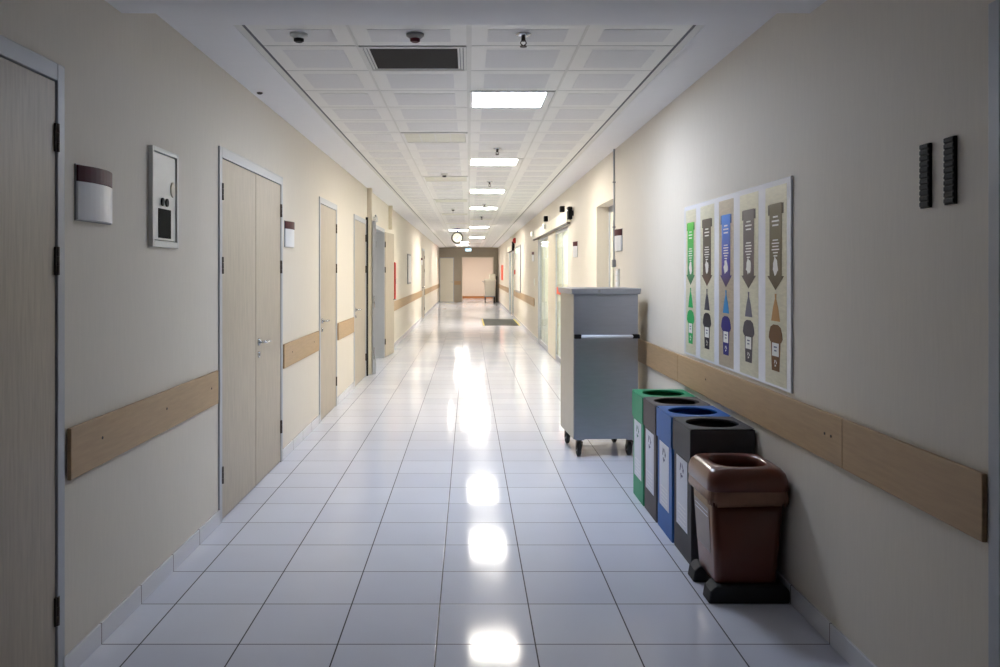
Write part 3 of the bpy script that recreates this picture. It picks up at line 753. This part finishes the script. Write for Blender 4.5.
# smoke detectors
def detector(x, y, label, red=False, dark=False):
    t = thing('smoke_detector', (x, y, CEIL), label, 'smoke detector', 'smoke detectors')
    mb = MB(); mb.cyl((x, y, CEIL+.003), (x, y, CEIL-.022), .055, n=32, m=M['greyp' if red else 'whitep'], prof=[(0, .046), (.45, .046), (.6, .040), (1, .030)]); mb.build('base', t)
    mb = MB(); mb.cyl((x, y, CEIL-.020), (x, y, CEIL-.040), .03, n=24, m=M['burg' if red else 'black'], prof=[(0, .026), (.7, .026), (1, .018)]); mb.build('sensor', t)
detector(-.885, 4.42, 'white smoke detector with black sensor, leftmost near the soffit')
detector(-.280, 4.42, 'grey smoke detector with dark red tip before the open vent', True)
detector(-.31, 10.7, 'white smoke detector beyond the first unlit ceiling light')
detector(-.31, 16.6, 'small distant smoke detector on the left tile row')
def sprinkler(x, y, label):
    t = thing('sprinkler', (x, y, CEIL), label, 'sprinkler', 'ceiling sprinklers')
    mb = MB(); mb.cyl((x, y, CEIL+.004), (x, y, CEIL-.010), .04, n=28, m=M['bracket'], prof=[(0, .042), (.4, .042), (1, .02)]); mb.build('escutcheon', t)
    mb = MB(); mb.cyl((x, y, CEIL-.008), (x, y, CEIL-.035), .011, n=14, m=M['hinge'])
    for s_ in (-1, 1): mb.tube([(x+s_*.008, y, CEIL-.03), (x+s_*.016, y, CEIL-.045), (x, y, CEIL-.062)], .003, M['hinge'], 6)
    mb.cyl((x, y, CEIL-.060), (x, y, CEIL-.065), .018, n=16, m=M['hinge']); mb.build('head', t)
for y, lb in ((4.42, 'chrome ceiling sprinkler nearest the soffit'), (8.5, 'ceiling sprinkler between the first two lit lights'), (11.65, 'ceiling sprinkler between the second and third lit lights'), (15.5, 'ceiling sprinkler just before the fourth lit light'), (19.0, 'ceiling sprinkler farthest down the corridor')): sprinkler(.283, y, lb)
mb = MB(); mb.cyl((-1.44, 5.85, CEIL+.001), (-1.44, 5.85, CEIL-.012), .018, n=20, m=M['hinge'], prof=[(0, .02), (.5, .02), (1, .012)]); tag(mb.build('ceiling_sensor'), 'small dark round sensor on the left plaster ceiling border', 'sensor')

# clock on ceiling bracket
cxk, cyk, czk = -.335, 24.1, 2.476
t = thing('wall_clock', (cxk, cyk, czk), 'round white clock hanging from the ceiling on a violet bracket', 'clock')
mb = MB(); mb.cyl((cxk, cyk-.035, czk), (cxk, cyk+.035, czk), .156, n=48, m=M['black'], prof=[(0, .150), (.15, .166), (.85, .166), (1, .150)]); mb.build('case', t)
mb = MB(); mb.cyl((cxk, cyk-.036, czk), (cxk, cyk-.040, czk), .132, n=48, m=M['dial']); dl = mb.build('dial', t)
mb = MB()
for k in range(12):
    a = k*PI/6; c_, s_ = math.sin(a), math.cos(a); r0 = .108 if k % 3 else .098
    pts = [(cxk+c_*r0-s_*.004, czk+s_*r0+c_*.004), (cxk+c_*r0+s_*.004, czk+s_*r0-c_*.004), (cxk+c_*.128+s_*.004, czk+s_*.128-c_*.004), (cxk+c_*.128-s_*.004, czk+s_*.128+c_*.004)]
    mb.prism(pts, cyk-.0405, cyk-.042, M['black'], lambda a, b, c: (a, c, b))
mb.build('hour_marks', dl)
for nm, a, L, w in (('hour_hand', math.radians(222), .065, .006), ('minute_hand', math.radians(40), .10, .0045)):
    c_, s_ = math.sin(a), math.cos(a); mb = MB()
    pts = [(cxk-s_*w, czk+c_*w), (cxk+s_*w, czk-c_*w), (cxk+c_*L+s_*w*.5, czk+s_*L-c_*w*.5), (cxk+c_*L-s_*w*.5, czk+s_*L+c_*w*.5)]
    mb.prism(pts, cyk-.042, cyk-.045, M['black'], lambda a, b, c: (a, c, b)); mb.build(nm, dl)
mb = MB(); mb.cyl((cxk, cyk, czk+.15), (cxk, cyk, CEIL), .022, n=14, m=M['purple']); mb.box(cxk-.09, cxk+.09, cyk-.04, cyk+.04, CEIL-.02, CEIL, M['purple']); mb.build('bracket', t)

# exit sign
xe, ye, ze = -.035, 42.0, 2.60
t = thing('exit_sign', (xe, ye, ze), 'small glowing blue exit sign hanging at the corridor end', 'exit sign')
bx('case', t, xe-.16, xe+.16, ye, ye+.05, ze-.08, ze+.08, M['whitep'], .004)
bx('face', t, xe-.15, xe+.15, ye-.004, ye, ze-.07, ze+.07, M['exitblue'])
mb = MB(); fnn = lambda a, b, c: (xe+a, c, ze+b)
mb.prism([(.03, -.015), (.08, -.015), (.08, -.045), (.13, 0), (.08, .045), (.08, .015), (.03, .015)], ye-.007, ye-.004, M['exitwhite'], fnn); mb.build('arrow', t)
mb = MB(); mb.prism([(-.07+.012*math.cos(a), .045+.012*math.sin(a)) for a in [2*PI*i/12 for i in range(12)]], ye-.007, ye-.004, M['exitwhite'], fnn)
mb.prism([(-.09, .025), (-.05, .03), (-.06, -.01), (-.03, -.05), (-.045, -.055), (-.075, -.02), (-.11, -.05), (-.118, -.04), (-.088, -.005)], ye-.007, ye-.004, M['exitwhite'], fnn); mb.build('running_figure', t)
mb = MB()
for s_ in (-.1, .1): mb.cyl((xe+s_, ye+.025, ze+.08), (xe+s_, ye+.025, CEIL), .006, n=8, m=M['greyp'])
mb.build('hanger', t)

# ---------------------------------------------------------------- small wall fittings, right side
mb = MB(); yy = 8.53
mb.cyl((SX('R', .014), yy, 1.62), (SX('R', .014), yy, CEIL), .009, n=14, m=M['frame'])
t = thing('conduit', (SX('R', .014), yy, 1.56), 'thin vertical grey conduit running up the right wall to the ceiling', 'conduit')
mb.build('pipe', t)
wbox('junction_box', t, 'R', yy-.03, yy+.03, 1.555, 1.63, 0, .035, M['greyp'], .004)
mb = MB()
for z in (1.95, 2.4): mb.box(SX('R', 0), SX('R', .028), yy-.018, yy+.018, z, z+.012, M['greyp'])
mb.build('clip', t)
t = thing('switch_panel', (W_R, 8.36, 1.34), 'white vertical switch panel below the conduit, partly behind the trolley', 'switch')
wbox('plate', t, 'R', 8.29, 8.43, 1.30, 1.535, 0, .014, M['whitep'], .003)
for k in range(4): wbox('rocker', t, 'R', 8.31, 8.41, 1.315+k*.054, 1.357+k*.054, .014, .02, M['signw'], .002)
def speaker_box(y, z, s, label):
    t = thing('black_sensor_box', (W_R, y, z-s), label, 'sensor box')
    wbox('housing', t, 'R', y-s*.9, y+s*.9, z-s, z+s, .02, .085, M['black'], .012)
    wbox('mount', t, 'R', y-s*.3, y+s*.3, z-s*.4, z+s*.4, 0, .022, M['black'])
    mb = MB(); mb.cyl((SX('R', .084), y+.02, z+s*.45), (SX('R', .09), y+.02, z+s*.45), .012, n=12, m=M['lampw']); mb.build('indicator', t)
speaker_box(11.98, 2.335, .09, 'black box beside the near end of the large door header')
speaker_box(27.45, 2.345, .15, 'black box beside the distant sliding door header')
def small_box(name, y, z, hw, hh, m, label, cat, d=.05, side='R'):
    o = wbox(name, None, side, y-hw, y+hw, z-hh, z+hh, 0, d, m, .006); return tag(o, label, cat)
small_box('motion_sensor', 13.1, 2.475, .06, .045, M['black'], 'small black sensor above the large header, nearer one', 'sensor', .07)
small_box('motion_sensor', 15.9, 2.50, .07, .05, M['black'], 'small black sensor above the large header, farther one', 'sensor', .07)
def spot(y, z, label):
    t = thing('emergency_lamp', (W_R, y, z), label, 'lamp', 'small round lamps by the large header')
    d0 = .055 if z < 2.42 and y < 18.9 else 0
    mb = MB(); mb.cyl((SX('R', d0), y, z), (SX('R', d0+.05), y, z), .055, n=20, m=M['whitep']); mb.build('body', t)
    mb = MB(); mb.cyl((SX('R', d0+.05), y, z), (SX('R', d0+.06), y, z), .048, n=20, m=M['lampw']); mb.build('lens', t)
spot(15.6, 2.34, 'small round lamp on the large header near its middle'); spot(18.6, 2.34, 'small round lamp on the far end of the large header')
small_box('wall_switch', 19.0, 1.28, .06, .08, M['whitep'], 'small white switch on the right wall beyond the large sliding door', 'switch', .02)
# notice board beyond the first sliding door
t = thing('notice_board', (W_R, 25.3, .95), 'tall framed notice board on the right wall before the distant sliding door', 'board')
wbox('frame', t, 'R', 24.0, 26.4, .90, 2.28, 0, .03, M['greyp'], .004); wbox('sheet', t, 'R', 24.06, 26.34, .96, 2.22, .03, .033, M['whitep'])
tag(wbox('emergency_sign', None, 'R', 25.0, 25.4, 2.06, 2.2, .034, .07, M['exitgreen'], .004), 'small glowing green emergency sign on the distant notice board', 'sign')
mb = MB(); mb.cyl((W_R, 26.8, 2.50), (SX('R', .09), 26.8, 2.50), .09, n=24, m=M['red'], prof=[(0, .09), (.5, .09), (.8, .06), (1, .05)]); tag(mb.build('alarm_bell'), 'round red alarm sounder high on the far right wall', 'alarm')
small_box('alarm_button', 26.75, 1.50, .06, .07, M['red'], 'small red fire alarm button on the far right wall', 'alarm', .05)
small_box('warning_sign', 37.5, 1.48, 1.0, .33, M['orange'], 'orange rectangular sign on the right wall near the corridor end', 'sign', .02)
# left wall: red cabinet and notice board
t = thing('hose_cabinet', (W_L, 16.5, .98), 'narrow red wall cabinet beside the free edge of the wooden door leaf', 'cabinet')
wbox('body', t, 'L', 15.98, 16.11, .985, 1.69, 0, .108, M['red'], .005); wbox('door', t, 'L', 15.99, 16.10, 1.0, 1.675, .108, .116, M['red'], .004); wbox('handle', t, 'L', 16.0, 16.02, 1.28, 1.38, .116, .126, M['bracket'])
t = thing('notice_board', (W_L, 20.9, 1.2), 'thin framed notice board on the left wall between cabinet and distant door', 'board')
wbox('frame', t, 'L', 20.6, 21.6, 1.21, 1.95, 0, .025, M['greyp'], .003); wbox('sheet', t, 'L', 20.64, 21.56, 1.25, 1.91, .025, .027, M['signw'])
# floor mat
t = thing('floor_mat', (.93, 25.5, 0), 'dark grey entrance mat with yellow edging at the distant sliding door', 'mat')
bx('pile', t, .44, 1.40, 23.95, 27.05, 0, .012, M['mat'], .003)
mb = MB(); mb.box(.40, .44, 23.9, 27.1, 0, .010, M['yellow']); mb.box(1.40, 1.44, 23.9, 27.1, 0, .010, M['yellow']); mb.box(.44, 1.40, 23.9, 23.95, 0, .010, M['mat']); mb.build('edging', t, .002)

# white laundry cart at the end
t = thing('laundry_cart', (1.03, 42.0, 0), 'white wheeled cart parked before the right side of the end opening', 'cart')
x0, x1, y0, y1 = .77, 1.31, 41.7, 42.4
mb = MB(); mb.loft([rrect((x0+x1)/2, (y0+y1)/2, .24, .33, .05, .32), rrect((x0+x1)/2, (y0+y1)/2, .28, .36, .05, 1.05), rrect((x0+x1)/2, (y0+y1)/2, .30, .38, .05, 1.06), rrect((x0+x1)/2, (y0+y1)/2, .30, .38, .05, 1.10), rrect((x0+x1)/2, (y0+y1)/2, .27, .34, .05, 1.16)], M['cartw']); mb.build('tub', t)
bx('top_box', t, 1.0, 1.30, 41.85, 42.3, 1.15, 1.41, M['cartw'], .03)
mb = MB(); mb.box(x0, x1, y0, y1, .27, .32, M['greyp']); mb.build('chassis', t, .005)
mb = MB(); mb.tube([(x0-.02, y0, 1.0), (x0-.10, y0, 1.05), (x0-.10, y1, 1.05), (x0-.02, y1, 1.0)], .015, M['greyp']); mb.build('handle', t)
for x in (x0+.03, x1-.06):
    for y in (y0+.06, y1-.06):
        mb = MB(); mb.cyl((x-.02, y, .07), (x+.02, y, .07), .07, n=20, m=M['rubber']); mb.box(x-.03, x+.03, y-.02, y+.02, .13, .27, M['hinge']); mb.build('caster', t)
t = thing('folded_frame', (1.40, 42.2, 0), 'dark upright folded frame leaning beside the white cart', 'frame')
mb = MB(); mb.tube([(1.38, 42.0, .012), (1.38, 42.0, 1.3), (1.38, 42.5, 1.3), (1.38, 42.5, .012)], .02, M['black']); mb.box(1.37, 1.39, 42.02, 42.48, .15, 1.25, M['black']); mb.build('tube_frame', t)
for o in bpy.data.objects:
    if '_o' in o: del o['_o']
